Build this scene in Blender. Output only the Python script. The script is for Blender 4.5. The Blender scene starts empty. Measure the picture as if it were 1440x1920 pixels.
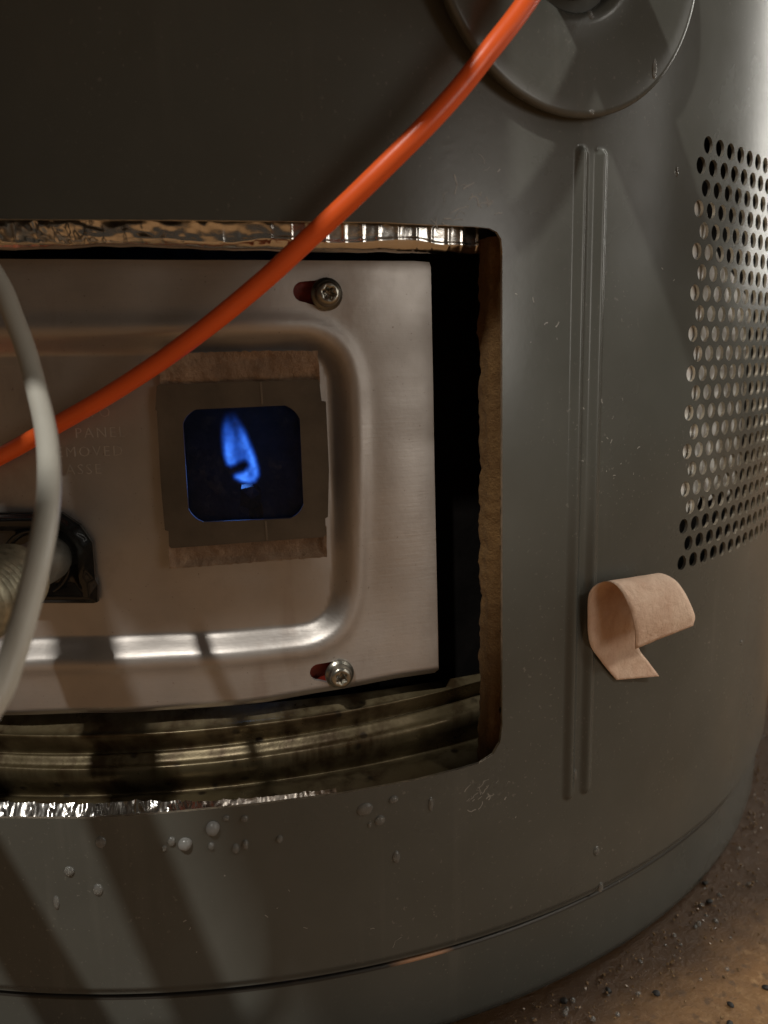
import bpy, bmesh, math, random
import numpy as np
from mathutils import Vector, Matrix, noise
from mathutils.geometry import delaunay_2d_cdt
sc = bpy.context.scene
R_ = math.radians
random.seed(7); rng = np.random.default_rng(7)

# ------------------------------------------------------------------ camera, world, lamps
cam = bpy.data.objects.new('camera', bpy.data.cameras.new('camera')); sc.collection.objects.link(cam)
AX = [(0.986668,-0.160727,-0.025543),(0.055007,0.181639,0.981826),(-0.153167,-0.970141,0.188059)]
m = Matrix.Identity(4)
for c in range(3):
    for r in range(3): m[r][c] = AX[c][r]
m.translation = Vector((0,-0.41843,0.1795))
cam.matrix_world = m
cam.data.sensor_fit = 'HORIZONTAL'; cam.data.sensor_width = 27.0; cam.data.lens = 27.04
cam.data.clip_start = 0.005; cam.data.clip_end = 60
cam.data.dof.use_dof = True; cam.data.dof.focus_distance = 0.195; cam.data.dof.aperture_fstop = 16.0
sc.camera = cam
w = bpy.data.worlds.new('World'); sc.world = w; w.use_nodes = True
w.node_tree.nodes['Background'].inputs[0].default_value = (1.0, 0.86, 0.70, 1)
w.node_tree.nodes['Background'].inputs[1].default_value = 0.038
sc.view_settings.view_transform = 'Standard'; sc.view_settings.look = 'None'
sc.view_settings.exposure = 0.0; sc.view_settings.gamma = 1.0
try: sc.cycles.use_denoising = True
except Exception: pass
sc.cycles.max_bounces = 8; sc.cycles.transparent_max_bounces = 24

def lamp(name, kind, loc, target, energy, color, size=None, size_y=None):
    d = bpy.data.lights.new(name, kind); d.energy = energy; d.color = color
    if kind == 'AREA':
        d.shape = 'RECTANGLE'; d.size = size; d.size_y = size_y
    elif size is not None: d.shadow_soft_size = size
    o = bpy.data.objects.new(name, d); sc.collection.objects.link(o); o.location = loc
    o.rotation_euler = (Vector(target) - Vector(loc)).to_track_quat('-Z', 'Y').to_euler()
    return o
lamp('ceiling_bulb', 'POINT', (-0.42, -0.95, 1.25), (0, 0, 0.2), 46.0, (1.0, 0.98, 0.92), 0.023)
lamp('door_fill', 'AREA', (0.75, -1.12, 0.30), (0, -0.1, 0.2), 1.5, (1.0, 0.95, 0.87), 0.34, 0.34)  # added fill that brightens the right side of the burner door
lamp('streak_strip', 'AREA', (1.25, 0.16, 1.05), (0, 0, 0.5), 3.6, (1.0, 0.96, 0.87), 0.085, 1.6)  # added strip that reflects as a vertical streak on the jacket
lamp('streak_strip', 'AREA', (1.25, 0.335, 1.05), (0, 0, 0.5), 5.4, (1.0, 0.97, 0.89), 0.12, 1.6)  # second added strip, for the neighbouring reflected streak
lamp('front_streak_strip', 'AREA', (1.3, -0.62, 1.05), (0, 0, 0.4), 2.3, (1.0, 0.96, 0.88), 0.28, 1.6)  # added strip for the streak left of the grille, also lights that side

sp = lamp('paper_fill_spot', 'SPOT', (1.0, -0.98, 1.05), (0.16, -0.20, 0.10), 24.0, (1.0, 0.95, 0.86), 0.07)  # added spot to brighten the paper strip and lower right jacket
sp.data.spot_size = math.radians(12.5); sp.data.spot_blend = 1.0

# ------------------------------------------------------------------ materials
def nt(name):
    mt = bpy.data.materials.new(name); mt.use_nodes = True
    t = mt.node_tree; return mt, t, t.nodes['Principled BSDF']
def node(t, k, **kw):
    n = t.nodes.new(k)
    for a, b in kw.items():
        if a in n.inputs: n.inputs[a].default_value = b
        else: setattr(n, a, b)
    return n
def ramp(t, src, stops, interp='LINEAR'):
    n = t.nodes.new('ShaderNodeValToRGB'); e = n.color_ramp; e.interpolation = interp
    while len(e.elements) < len(stops): e.elements.new(0.5)
    for el, (p, c) in zip(e.elements, stops):
        el.position = p; el.color = (c, c, c, 1) if not isinstance(c, tuple) else (*c, 1)
    t.links.new(src, n.inputs[0]); return n
def mix(t, fac, a, b):
    n = t.nodes.new('ShaderNodeMix'); n.data_type = 'RGBA'
    for s, v in ((n.inputs[0], fac), (n.inputs[6], a), (n.inputs[7], b)):
        if hasattr(v, 'links'): t.links.new(v, s)
        else: s.default_value = v if not isinstance(v, tuple) else (*v, 1)
    return n.outputs[2]
def coords(t, scale=(1, 1, 1)):
    c = t.nodes.new('ShaderNodeTexCoord'); mp = t.nodes.new('ShaderNodeMapping'); mp.inputs['Scale'].default_value = scale
    t.links.new(c.outputs['Object'], mp.inputs[0]); return mp.outputs[0]
def noise_tex(t, co, scale, detail=4, rough=0.6):
    n = node(t, 'ShaderNodeTexNoise', Scale=scale, Detail=detail, Roughness=rough); t.links.new(co, n.inputs['Vector']); return n.outputs['Fac']
def bump(t, b, src, strength, dist):
    n = node(t, 'ShaderNodeBump', Strength=strength, Distance=dist); t.links.new(src, n.inputs['Height']); t.links.new(n.outputs[0], b.inputs['Normal']); return n
def simple(name, col, rough, metal=0.0, nscale=0, namp=0.25, bscale=0, bstr=0.2, bdist=0.0003, **kw):
    mt, t, b = nt(name); b.inputs['Roughness'].default_value = rough; b.inputs['Metallic'].default_value = metal
    b.inputs['Base Color'].default_value = (*col, 1)
    for k, v in kw.items(): b.inputs[k.replace('_', ' ')].default_value = v
    co = coords(t)
    if nscale:
        f = ramp(t, noise_tex(t, co, nscale), [(0.3, 0.0), (0.7, 1.0)]).outputs[0]
        t.links.new(mix(t, f, tuple(c * (1 - namp) for c in col), tuple(min(1, c * (1 + namp)) for c in col)), b.inputs['Base Color'])
    if bscale: bump(t, b, noise_tex(t, co, bscale, 6), bstr, bdist)
    return mt

def paint():
    mt, t, b = nt('grey_enamel'); co = coords(t)
    base = mix(t, ramp(t, noise_tex(t, co, 14, 5), [(0.3, 0.0), (0.75, 1.0)]).outputs[0], (0.077, 0.078, 0.067), (0.112, 0.112, 0.098))
    dust = ramp(t, noise_tex(t, co, 900, 2, 0.5), [(0.66, 0.0), (0.74, 1.0)]).outputs[0]
    zone = ramp(t, noise_tex(t, co, 22, 3), [(0.40, 0.0), (0.66, 0.75)]).outputs[0]
    mm = node(t, 'ShaderNodeMath', operation='MULTIPLY'); t.links.new(dust, mm.inputs[0]); t.links.new(zone, mm.inputs[1])
    lint_co = coords(t, (1, 1, 1))
    v = node(t, 'ShaderNodeTexVoronoi', Scale=420.0, feature='F1'); t.links.new(lint_co, v.inputs['Vector'])
    sp = ramp(t, v.outputs['Distance'], [(0.04, 1.0), (0.09, 0.0)]).outputs[0]
    m2 = node(t, 'ShaderNodeMath', operation='MULTIPLY'); t.links.new(sp, m2.inputs[0]); t.links.new(zone, m2.inputs[1])
    c1 = mix(t, mm.outputs[0], base, (0.20, 0.19, 0.165))
    run = ramp(t, noise_tex(t, coords(t, (1, 1, 0.045)), 150, 3, 0.5), [(0.62, 0.0), (0.72, 0.30)]).outputs[0]
    m3 = node(t, 'ShaderNodeMath', operation='MULTIPLY'); t.links.new(run, m3.inputs[0]); t.links.new(zone, m3.inputs[1])
    t.links.new(mix(t, m3.outputs[0], mix(t, m2.outputs[0], c1, (0.24, 0.23, 0.20)), (0.19, 0.18, 0.155)), b.inputs['Base Color'])
    rr = ramp(t, noise_tex(t, co, 30, 5), [(0.3, 0.18), (0.7, 0.30)]).outputs[0]
    t.links.new(rr, b.inputs['Roughness'])
    bump(t, b, noise_tex(t, co, 520, 3), 0.08, 0.0002)
    b.inputs['Specular IOR Level'].default_value = 0.42
    return mt
M_paint = paint()
def galv():
    mt, t, b = nt('galvanised_steel'); co = coords(t)
    c0 = mix(t, ramp(t, noise_tex(t, co, 26, 5), [(0.3, 0.0), (0.72, 1.0)]).outputs[0], (0.40, 0.365, 0.335), (0.54, 0.50, 0.465))
    st = ramp(t, noise_tex(t, coords(t, (1, 1, 0.25)), 60, 4), [(0.62, 0.0), (0.78, 0.5)]).outputs[0]
    blot = ramp(t, noise_tex(t, coords(t, (1, 1, 0.6)), 34, 6, 0.65), [(0.56, 0.0), (0.72, 0.55)]).outputs[0]
    c1 = mix(t, blot, mix(t, st, c0, (0.27, 0.195, 0.15)), (0.27, 0.22, 0.185))
    sp = ramp(t, noise_tex(t, co, 1100, 2), [(0.70, 0.0), (0.76, 0.6)]).outputs[0]
    t.links.new(mix(t, sp, c1, (0.2, 0.15, 0.12)), b.inputs['Base Color'])
    b.inputs['Metallic'].default_value = 0.78
    t.links.new(ramp(t, noise_tex(t, co, 50, 5), [(0.3, 0.40), (0.7, 0.53)]).outputs[0], b.inputs['Roughness'])
    brush = noise_tex(t, coords(t, (0.12, 0.12, 1.6)), 900, 3, 0.6)
    mb = node(t, 'ShaderNodeMath', operation='ADD'); t.links.new(brush, mb.inputs[0]); t.links.new(noise_tex(t, co, 700, 4), mb.inputs[1])
    bump(t, b, mb.outputs[0], 0.10, 0.0003)
    return mt
M_galv = galv()
def skirt():
    mt, t, b = nt('stained_skirt_steel'); co = coords(t)
    c0 = mix(t, ramp(t, noise_tex(t, co, 40, 6), [(0.3, 0.0), (0.7, 1.0)]).outputs[0], (0.085, 0.062, 0.027), (0.21, 0.165, 0.095))
    v = node(t, 'ShaderNodeTexVoronoi', Scale=170.0); t.links.new(co, v.inputs['Vector'])
    spot = ramp(t, v.outputs['Distance'], [(0.13, 1.0), (0.22, 0.0)]).outputs[0]
    zone = ramp(t, noise_tex(t, co, 70, 4), [(0.47, 0.0), (0.56, 1.0)]).outputs[0]
    mm = node(t, 'ShaderNodeMath', operation='MULTIPLY'); t.links.new(spot, mm.inputs[0]); t.links.new(zone, mm.inputs[1])
    drip = ramp(t, noise_tex(t, coords(t, (1, 1, 0.12)), 130, 4), [(0.47, 0.0), (0.64, 0.9)]).outputs[0]
    c1 = mix(t, drip, c0, (0.055, 0.032, 0.014))
    t.links.new(mix(t, mm.outputs[0], c1, (0.035, 0.025, 0.015)), b.inputs['Base Color'])
    b.inputs['Metallic'].default_value = 0.55
    t.links.new(ramp(t, noise_tex(t, co, 90, 4), [(0.3, 0.24), (0.7, 0.50)]).outputs[0], b.inputs['Roughness'])
    bump(t, b, noise_tex(t, co, 220, 5, 0.6), 0.28, 0.0006)
    return mt
M_skirt = skirt()
def foil():
    mt, t, b = nt('reinforced_foil'); co = coords(t)
    b.inputs['Base Color'].default_value = (0.74, 0.70, 0.65, 1); b.inputs['Metallic'].default_value = 1.0
    t.links.new(ramp(t, noise_tex(t, co, 120, 4), [(0.3, 0.12), (0.7, 0.26)]).outputs[0], b.inputs['Roughness'])
    bump(t, b, noise_tex(t, co, 420, 4, 0.5), 0.13, 0.0006)
    return mt
M_foil = foil()
def fibre(name, a, c, scale=160):
    mt, t, b = nt(name); co = coords(t)
    f = ramp(t, noise_tex(t, co, scale, 8, 0.7), [(0.3, 0.0), (0.7, 1.0)]).outputs[0]
    f2 = ramp(t, noise_tex(t, coords(t, (1, 1, 0.3)), scale * 0.3, 5), [(0.4, 0.0), (0.7, 0.7)]).outputs[0]
    t.links.new(mix(t, f2, mix(t, f, a, c), tuple(x * 0.6 for x in a)), b.inputs['Base Color'])
    b.inputs['Roughness'].default_value = 0.95; bump(t, b, noise_tex(t, co, scale * 5, 6, 0.75), 0.9, 0.0012)
    return mt
M_glassfibre = fibre('fibreglass_edge', (0.12, 0.056, 0.013), (0.21, 0.115, 0.036))
M_felt = fibre('felt_gasket', (0.33, 0.205, 0.125), (0.56, 0.385, 0.255), 300)
M_soot_hole = simple('soot_and_hole_black', (0.006, 0.005, 0.0045), 0.85, 0.0, 80, 0.5, 300, 0.3, 0.0006, Specular_IOR_Level=0.08)  # soot black, also paints the collar hole and vent cavity dark
M_chamber = simple('burnt_chamber_steel', (0.05, 0.05, 0.055), 0.5, 0.3, 160, 0.6, 300, 0.3, 0.0006)
M_frame = simple('brown_oxidised_steel', (0.105, 0.082, 0.058), 0.5, 0.3, 70, 0.28, 600, 0.15, 0.0003)
M_tick = simple('rubbed_oxide_line', (0.17, 0.135, 0.10), 0.5, 0.3)
M_black = simple('glossy_black_rubber', (0.010, 0.010, 0.010), 0.18, 0.0, 90, 0.3, 220, 0.15, 0.0006)
M_blacksteel = simple('dark_steel_pipe', (0.035, 0.032, 0.028), 0.45, 0.6, 60, 0.3, 300, 0.3, 0.0006)
M_grip = simple('dull_aluminium_tube', (0.32, 0.31, 0.27), 0.45, 0.7, 120, 0.35, 350, 0.4, 0.0006)
M_thread = simple('corroded_brass_thread', (0.46, 0.42, 0.30), 0.4, 0.7, 260, 0.4, 500, 0.4, 0.0005)
M_screw = simple('zinc_screw_steel', (0.34, 0.32, 0.27), 0.28, 0.95, 220, 0.3, 700, 0.2, 0.0003)
M_red = simple('red_silicone', (0.22, 0.018, 0.008), 0.5, 0.0, 300, 0.4, 900, 0.3, 0.0003)
M_orange = simple('orange_cable_jacket', (0.95, 0.135, 0.024), 0.34, 0.0, 60, 0.06, 300, 0.10, 0.0004)
M_white = simple('white_cord_jacket', (0.50, 0.475, 0.41), 0.40, 0.0, 40, 0.10, 300, 0.10, 0.0004)
M_liner = simple('pale_liner_sheet', (0.90, 0.90, 0.84), 0.42, 0.2, 200, 0.25, 500, 0.3, 0.0006)
M_rim = simple('bare_steel_edge', (0.62, 0.56, 0.46), 0.35, 0.9, 300, 0.3)
M_copper = simple('coppery_edge', (0.50, 0.27, 0.15), 0.4, 0.8, 150, 0.4)
def edge_mat():  # coppery patches paint an orange reflection along the ring edge
    mt, t, b = nt('ring_edge_reflection'); co = coords(t)
    f = ramp(t, noise_tex(t, co, 16, 3), [(0.585, 0.0), (0.66, 1.0)]).outputs[0]
    t.links.new(mix(t, f, (0.05, 0.045, 0.038), (0.42, 0.23, 0.13)), b.inputs['Base Color']); b.inputs['Roughness'].default_value = 0.45
    b.inputs['Metallic'].default_value = 0.5
    return mt
M_edge = edge_mat()
M_scratch = simple('scratched_enamel', (0.30, 0.285, 0.255), 0.35, 0.0, 500, 0.4)
M_letter = simple('embossed_letter_steel', (0.62, 0.59, 0.55), 0.34, 0.75, 200, 0.2)
M_valve = simple('grey_valve_casting', (0.12, 0.12, 0.11), 0.5, 0.2, 50, 0.2)
def paper():
    mt, t, b = nt('tan_paper'); co = coords(t)
    f = ramp(t, noise_tex(t, co, 120, 8, 0.7), [(0.3, 0.0), (0.7, 1.0)]).outputs[0]
    t.links.new(mix(t, f, (0.66, 0.42, 0.29), (0.86, 0.64, 0.48)), b.inputs['Base Color'])
    b.inputs['Roughness'].default_value = 0.75
    bump(t, b, noise_tex(t, coords(t, (1, 1, 1)), 420, 7, 0.7), 0.9, 0.0008)
    return mt
M_paper = paper()
def dropmat():
    mt, t, b = nt('water_bead')
    b.inputs['Base Color'].default_value = (0.36, 0.345, 0.315, 1); b.inputs['Roughness'].default_value = 0.15
    b.inputs['Transmission Weight'].default_value = 0.45; b.inputs['IOR'].default_value = 1.33
    return mt
M_drop = dropmat()
M_clear = M_drop.copy(); M_clear.name = 'clear_water_bead'
q_ = M_clear.node_tree.nodes['Principled BSDF']; q_.inputs['Transmission Weight'].default_value = 0.85; q_.inputs['Base Color'].default_value = (0.75, 0.73, 0.68, 1)
q_ = M_drop.node_tree.nodes['Principled BSDF']; q_.inputs['Base Color'].default_value = (0.38, 0.37, 0.345, 1)
def glass():
    mt, t, b = nt('viewing_glass'); co = coords(t)
    b.inputs['Base Color'].default_value = (0.022, 0.030, 0.055, 1); b.inputs['Roughness'].default_value = 0.14
    tr = t.nodes.new('ShaderNodeBsdfTransparent'); tr.inputs[0].default_value = (0.82, 0.88, 1.0, 1)
    mx = t.nodes.new('ShaderNodeMixShader'); out = t.nodes['Material Output']
    sp = ramp(t, noise_tex(t, co, 260, 3), [(0.56, 0.16), (0.74, 0.42)]).outputs[0]
    t.links.new(sp, mx.inputs[0]); t.links.new(tr.outputs[0], mx.inputs[1]); t.links.new(b.outputs[0], mx.inputs[2]); t.links.new(mx.outputs[0], out.inputs[0])
    return mt
M_glass = glass()
def flame_mat():
    mt, t, b = nt('blue_gas_flame'); out = t.nodes['Material Output']
    at_ = node(t, 'ShaderNodeVertexColor', layer_name='glow_level')
    em = t.nodes.new('ShaderNodeEmission')
    c = ramp(t, at_.outputs['Color'], [(0.0, (0.012, 0.07, 0.45)), (0.45, (0.040, 0.18, 0.85)), (1.0, (0.085, 0.30, 0.95))])
    t.links.new(c.outputs[0], em.inputs[0])
    s = node(t, 'ShaderNodeMath', operation='MULTIPLY'); s.inputs[1].default_value = 2.0
    t.links.new(at_.outputs['Color'], s.inputs[0]); t.links.new(s.outputs[0], em.inputs[1])
    tr = t.nodes.new('ShaderNodeBsdfTransparent'); mx = t.nodes.new('ShaderNodeMixShader')
    t.links.new(at_.outputs['Color'], mx.inputs[0]); t.links.new(tr.outputs[0], mx.inputs[1]); t.links.new(em.outputs[0], mx.inputs[2]); t.links.new(mx.outputs[0], out.inputs[0])
    return mt
M_flame = flame_mat()
def floor_mat():
    mt, t, b = nt('gritty_concrete_floor'); co = coords(t)
    c = mix(t, ramp(t, noise_tex(t, co, 45, 8, 0.65), [(0.3, 0.0), (0.7, 1.0)]).outputs[0], (0.21, 0.098, 0.031), (0.38, 0.205, 0.080))
    g = mix(t, ramp(t, noise_tex(t, co, 300, 4, 0.7), [(0.52, 0.0), (0.70, 1.0)]).outputs[0], c, (0.46, 0.27, 0.12))
    d = mix(t, ramp(t, noise_tex(t, co, 230, 3, 0.6), [(0.56, 0.0), (0.66, 0.85)]).outputs[0], g, (0.12, 0.07, 0.035))
    # damp ring hugging the foot of the tank
    tc = t.nodes.new('ShaderNodeTexCoord'); ln = node(t, 'ShaderNodeVectorMath', operation='LENGTH'); t.links.new(tc.outputs['Object'], ln.inputs[0])
    ad = node(t, 'ShaderNodeMath', operation='MULTIPLY_ADD'); nz = noise_tex(t, co, 35, 5); t.links.new(nz, ad.inputs[0]); ad.inputs[1].default_value = 0.05; t.links.new(ln.outputs['Value'], ad.inputs[2])
    wet = ramp(t, ad.outputs[0], [(0.284, 1.0), (0.315, 0.0)]).outputs[0]
    col = mix(t, wet, d, (0.085, 0.040, 0.013)); t.links.new(col, b.inputs['Base Color'])
    t.links.new(mix(t, wet, (0.75, 0.75, 0.75), (0.38, 0.38, 0.38)), b.inputs['Roughness'])
    bump(t, b, noise_tex(t, co, 260, 8, 0.75), 0.7, 0.002)
    return mt
M_floor = floor_mat()
M_chip = simple('dark_grit', (0.02, 0.017, 0.014), 0.6, 0.0, 300, 0.4)
M_grit = simple('wet_sand_grain', (0.20, 0.125, 0.065), 0.2, 0.0, 300, 0.5)

# ------------------------------------------------------------------ helpers
RT = 0.25
def cp(th, z, r=RT):
    a = math.radians(th); return Vector((r * math.sin(a), -r * math.cos(a), z))
def link(o, parent=None):
    sc.collection.objects.link(o)
    if parent is not None: o.parent = parent
    return o
def mesh(name, vs, fs, mat, parent=None, smooth=True):
    me = bpy.data.meshes.new(name); me.from_pydata([tuple(v) for v in vs], [], fs); me.validate(); me.update()
    if smooth is True: me.polygons.foreach_set('use_smooth', [True] * len(me.polygons))
    for mm in (mat if isinstance(mat, list) else [mat]): me.materials.append(mm)
    return link(bpy.data.objects.new(name, me), parent)
def empty(name, loc=(0, 0, 0), parent=None):
    o = bpy.data.objects.new(name, None); o.location = loc; o.empty_display_size = 0.02; return link(o, parent)
def tag(o, label=None, cat=None, group=None, kind=None):
    for k, v in (('label', label), ('category', cat), ('group', group), ('kind', kind)):
        if v: o[k] = v
    return o
def grid_mesh(name, P, mat, parent=None, closed_u=False):
    """P: array rows x cols of points"""
    n, k = len(P), len(P[0]); vs = [p for row in P for p in row]; fs = []
    for i in range(n - 1):
        for j in range(k if closed_u else k - 1):
            a = i * k + j; b_ = i * k + (j + 1) % k; fs.append((a, b_, b_ + k, a + k))
    return mesh(name, vs, fs, mat, parent)
def catmull(pts, per=8):
    pts = [np.array(p, float) for p in pts]; out = []
    e = [2 * pts[0] - pts[1]] + pts + [2 * pts[-1] - pts[-2]]
    for i in range(1, len(e) - 2):
        a, b_, c, d = e[i - 1:i + 3]
        for k in range(per):
            t = k / per
            out.append(0.5 * (2 * b_ + (c - a) * t + (2 * a - 5 * b_ + 4 * c - d) * t * t + (3 * b_ - a - 3 * c + d) * t ** 3))
    out.append(pts[-1]); return out
def tube(name, path, rad, mat, parent=None, sides=20, cap=True):
    path = [Vector(p) for p in path]; vs = []; fs = []
    t0 = (path[1] - path[0]).normalized(); n = t0.orthogonal().normalized()
    for i, p in enumerate(path):
        t = (path[min(i + 1, len(path) - 1)] - path[max(i - 1, 0)]).normalized()
        n = (n - t * n.dot(t)).normalized(); b_ = t.cross(n)
        rr = rad(i / (len(path) - 1)) if callable(rad) else rad
        for k in range(sides):
            a = 2 * math.pi * k / sides; vs.append(p + (n * math.cos(a) + b_ * math.sin(a)) * rr)
    for i in range(len(path) - 1):
        for k in range(sides):
            a = i * sides + k; b2 = i * sides + (k + 1) % sides; fs.append((a, b2, b2 + sides, a + sides))
    if cap: fs.append(tuple(range(sides))[::-1]); fs.append(tuple(range(len(vs) - sides, len(vs))))
    return mesh(name, vs, fs, mat, parent)
def frame_at(origin, axis, up=Vector((0, 0, 1))):
    z = Vector(axis).normalized(); x = up.cross(z)
    if x.length < 1e-4: x = Vector((1, 0, 0))
    x.normalize(); y = z.cross(x)
    mm = Matrix.Identity(4)
    for i in range(3): mm[i][0] = x[i]; mm[i][1] = y[i]; mm[i][2] = z[i]
    mm.translation = Vector(origin); return mm
def lathe(name, prof, mw, mat, parent=None, seg=64):
    """prof: (radius, height along axis)"""
    P = [[mw @ Vector((r * math.cos(2 * math.pi * k / seg), r * math.sin(2 * math.pi * k / seg), h)) for k in range(seg)] for r, h in prof]
    return grid_mesh(name, P, mat, parent, closed_u=True)
def inside(poly, x, y):
    c = False; j = len(poly) - 1
    for i in range(len(poly)):
        xi, yi = poly[i]; xj, yj = poly[j]
        if (yi > y) != (yj > y) and x < (xj - xi) * (y - yi) / (yj - yi) + xi: c = not c
        j = i
    return c
def in_np(poly, X, Y):
    c = np.zeros(X.shape, bool); j = len(poly) - 1
    for i in range(len(poly)):
        xi, yi = poly[i]; xj, yj = poly[j]
        if yi != yj:
            k = ((yi > Y) != (yj > Y)) & (X < (xj - xi) * (Y - yi) / (yj - yi) + xi); c ^= k
        j = i
    return c
def dist_np(poly, X, Y):
    d = np.full(X.shape, 1e9)
    for i in range(len(poly)):
        a = np.array(poly[i - 1]); b_ = np.array(poly[i]); ab = b_ - a; L = ab @ ab + 1e-18
        t = np.clip(((X - a[0]) * ab[0] + (Y - a[1]) * ab[1]) / L, 0, 1)
        d = np.minimum(d, np.hypot(X - a[0] - t * ab[0], Y - a[1] - t * ab[1]))
    return d
def round_poly(pts, rads, n=7):
    out = []
    k = len(pts)
    for i in range(k):
        p = np.array(pts[i], float); a = np.array(pts[i - 1], float) - p; b_ = np.array(pts[(i + 1) % k], float) - p
        la, lb = np.hypot(*a), np.hypot(*b_); a /= la; b_ /= lb
        r = rads[i] if isinstance(rads, (list, tuple)) else rads
        if r <= 0: out.append(tuple(p)); continue
        ang = math.acos(max(-1, min(1, a @ b_))); d = min(r / math.tan(ang / 2), la * .48, lb * .48)
        p0, p1 = p + a * d, p + b_ * d
        for s in range(n + 1):
            t = s / n; out.append(tuple((1 - t) ** 2 * p0 + 2 * t * (1 - t) * (p * .45 + (p0 + p1) * .275) + t * t * p1))
    return out
def cdt_sheet(outline, holes, grid, margin=0.0):
    """2D triangulation; returns pts (N,2), tris"""
    vs = []; es = []
    def add_loop(l):
        b0 = len(vs); vs.extend(l); es.extend((b0 + i, b0 + (i + 1) % len(l)) for i in range(len(l)))
    add_loop(outline)
    for h in holes: add_loop(h)
    g = np.array(grid)
    if len(g):
        keep = in_np(outline, g[:, 0], g[:, 1])
        for h in holes:
            hx = np.array(h); lo = hx.min(0) - margin; hi = hx.max(0) + margin
            near = (g[:, 0] > lo[0]) & (g[:, 0] < hi[0]) & (g[:, 1] > lo[1]) & (g[:, 1] < hi[1]) & keep
            idx = np.where(near)[0]
            if len(idx):
                bad = in_np(h, g[idx, 0], g[idx, 1]) | (dist_np(h, g[idx, 0], g[idx, 1]) < margin); keep[idx[bad]] = False
        kidx = np.where(keep)[0]
        if margin:
            dd = dist_np(outline, g[kidx, 0], g[kidx, 1]); kidx = kidx[dd > margin]
        vs.extend(tuple(v) for v in g[kidx])
    r = delaunay_2d_cdt([Vector(v) for v in vs], es, [], 0, 1e-7)
    P = np.array([tuple(v) for v in r[0]]); T = np.array([f for f in r[2] if len(f) == 3])
    c = P[T].mean(1); ok = in_np(outline, c[:, 0], c[:, 1])
    for h in holes:
        hx = np.array(h); lo = hx.min(0); hi = hx.max(0)
        idx = np.where((c[:, 0] > lo[0]) & (c[:, 0] < hi[0]) & (c[:, 1] > lo[1]) & (c[:, 1] < hi[1]) & ok)[0]
        ok[idx[in_np(h, c[idx, 0], c[idx, 1])]] = False
    T = T[ok]
    a = P[T[:, 1]] - P[T[:, 0]]; b_ = P[T[:, 2]] - P[T[:, 0]]
    fl = (a[:, 0] * b_[:, 1] - a[:, 1] * b_[:, 0]) < 0
    T[fl] = T[fl][:, ::-1]
    return P, T
def thick_sheet(name, P, T, fmap, thick, mat, parent, rim_mat=1, eps=(1e-5, 1e-5)):
    """map 2D sheet to 3D by fmap(X,Y,off)->Nx3; analytic outer normals; inner skin at -thick; walls round every edge"""
    O = fmap(P[:, 0], P[:, 1], 0.0); I = fmap(P[:, 0], P[:, 1], -thick)
    du = fmap(P[:, 0] + eps[0], P[:, 1], 0.0) - fmap(P[:, 0] - eps[0], P[:, 1], 0.0); dv = fmap(P[:, 0], P[:, 1] + eps[1], 0.0) - fmap(P[:, 0], P[:, 1] - eps[1], 0.0)
    N = np.cross(du, dv); N /= np.linalg.norm(N, axis=1)[:, None] + 1e-20
    n = len(P); ec = {}
    for t in T:
        for k in range(3): ec[(t[k], t[(k + 1) % 3])] = 1
    rim = [(a, b_) for (a, b_) in ec if (b_, a) not in ec]
    vs = np.vstack([O, I]); fs = [tuple(t) for t in T] + [(t[2] + n, t[1] + n, t[0] + n) for t in T] + [(b_, a, a + n, b_ + n) for a, b_ in rim]
    me = bpy.data.meshes.new(name); me.from_pydata(vs.tolist(), [], [tuple(int(i) for i in f) for f in fs])
    for mm in mat: me.materials.append(mm)
    me.polygons.foreach_set('use_smooth', [True] * len(fs))
    mi = [0] * (2 * len(T)) + [rim_mat if len(mat) > 1 else 0] * len(rim); me.polygons.foreach_set('material_index', mi)
    me.update()
    ln = np.zeros((len(me.loops), 3)); k = 0
    fn = np.zeros(len(me.polygons) * 3); me.polygons.foreach_get('normal', fn); fn = fn.reshape(-1, 3)
    q = 3 * len(T); vi = np.zeros(len(me.loops), int); me.loops.foreach_get('vertex_index', vi)
    ln[:q] = N[vi[:q]]; ln[q:2 * q] = -N[vi[q:2 * q] - n]
    ln[2 * q:] = np.repeat(fn[2 * len(T):], 4, axis=0)
    me.normals_split_custom_set([tuple(v) for v in ln])
    return link(bpy.data.objects.new(name, me), parent)
def cylmap(r, hfun=None):
    def f(X, Y, off):
        a = np.radians(X); rr = r + off + (hfun(X, Y) if hfun else 0.0)
        return np.stack([rr * np.sin(a), -rr * np.cos(a), Y + 0 * X], 1)
    return f
def planemap(th, r):
    a = math.radians(th); n = np.array([math.sin(a), -math.cos(a), 0]); t = np.array([math.cos(a), math.sin(a), 0])
    def f(X, Y, off): return n * (r + off + 0 * X)[:, None] + X[:, None] * t + np.stack([0 * Y, 0 * Y, Y], 1)
    return f
def sstep(x): x = np.clip(x, 0, 1); return x * x * (3 - 2 * x)
def snoise(v, s): return noise.noise(Vector(v) * s)

# ------------------------------------------------------------------ setting
P = []
S_ = 3.0
xs = sorted(set([-S_, -1.5, -0.8] + [round(-0.5 + 0.01 * i, 3) for i in range(101)] + [0.8, 1.5, S_]))
def fz(x, y):
    d = math.hypot(x, y)
    return (0.0010 * snoise((x, y, 0), 60) + 0.0006 * snoise((x, y, 3), 170)) if d < 0.6 else 0.0
fl = grid_mesh('floor', [[(x, y, fz(x, y) - 0.0006) for x in xs] for y in xs], M_floor)
tag(fl, kind='structure')

# ------------------------------------------------------------------ the water heater
heater = tag(empty('water_heater'), 'grey enamelled gas water heater standing on the tan concrete floor with its burner hatch open', 'water heater')

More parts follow.
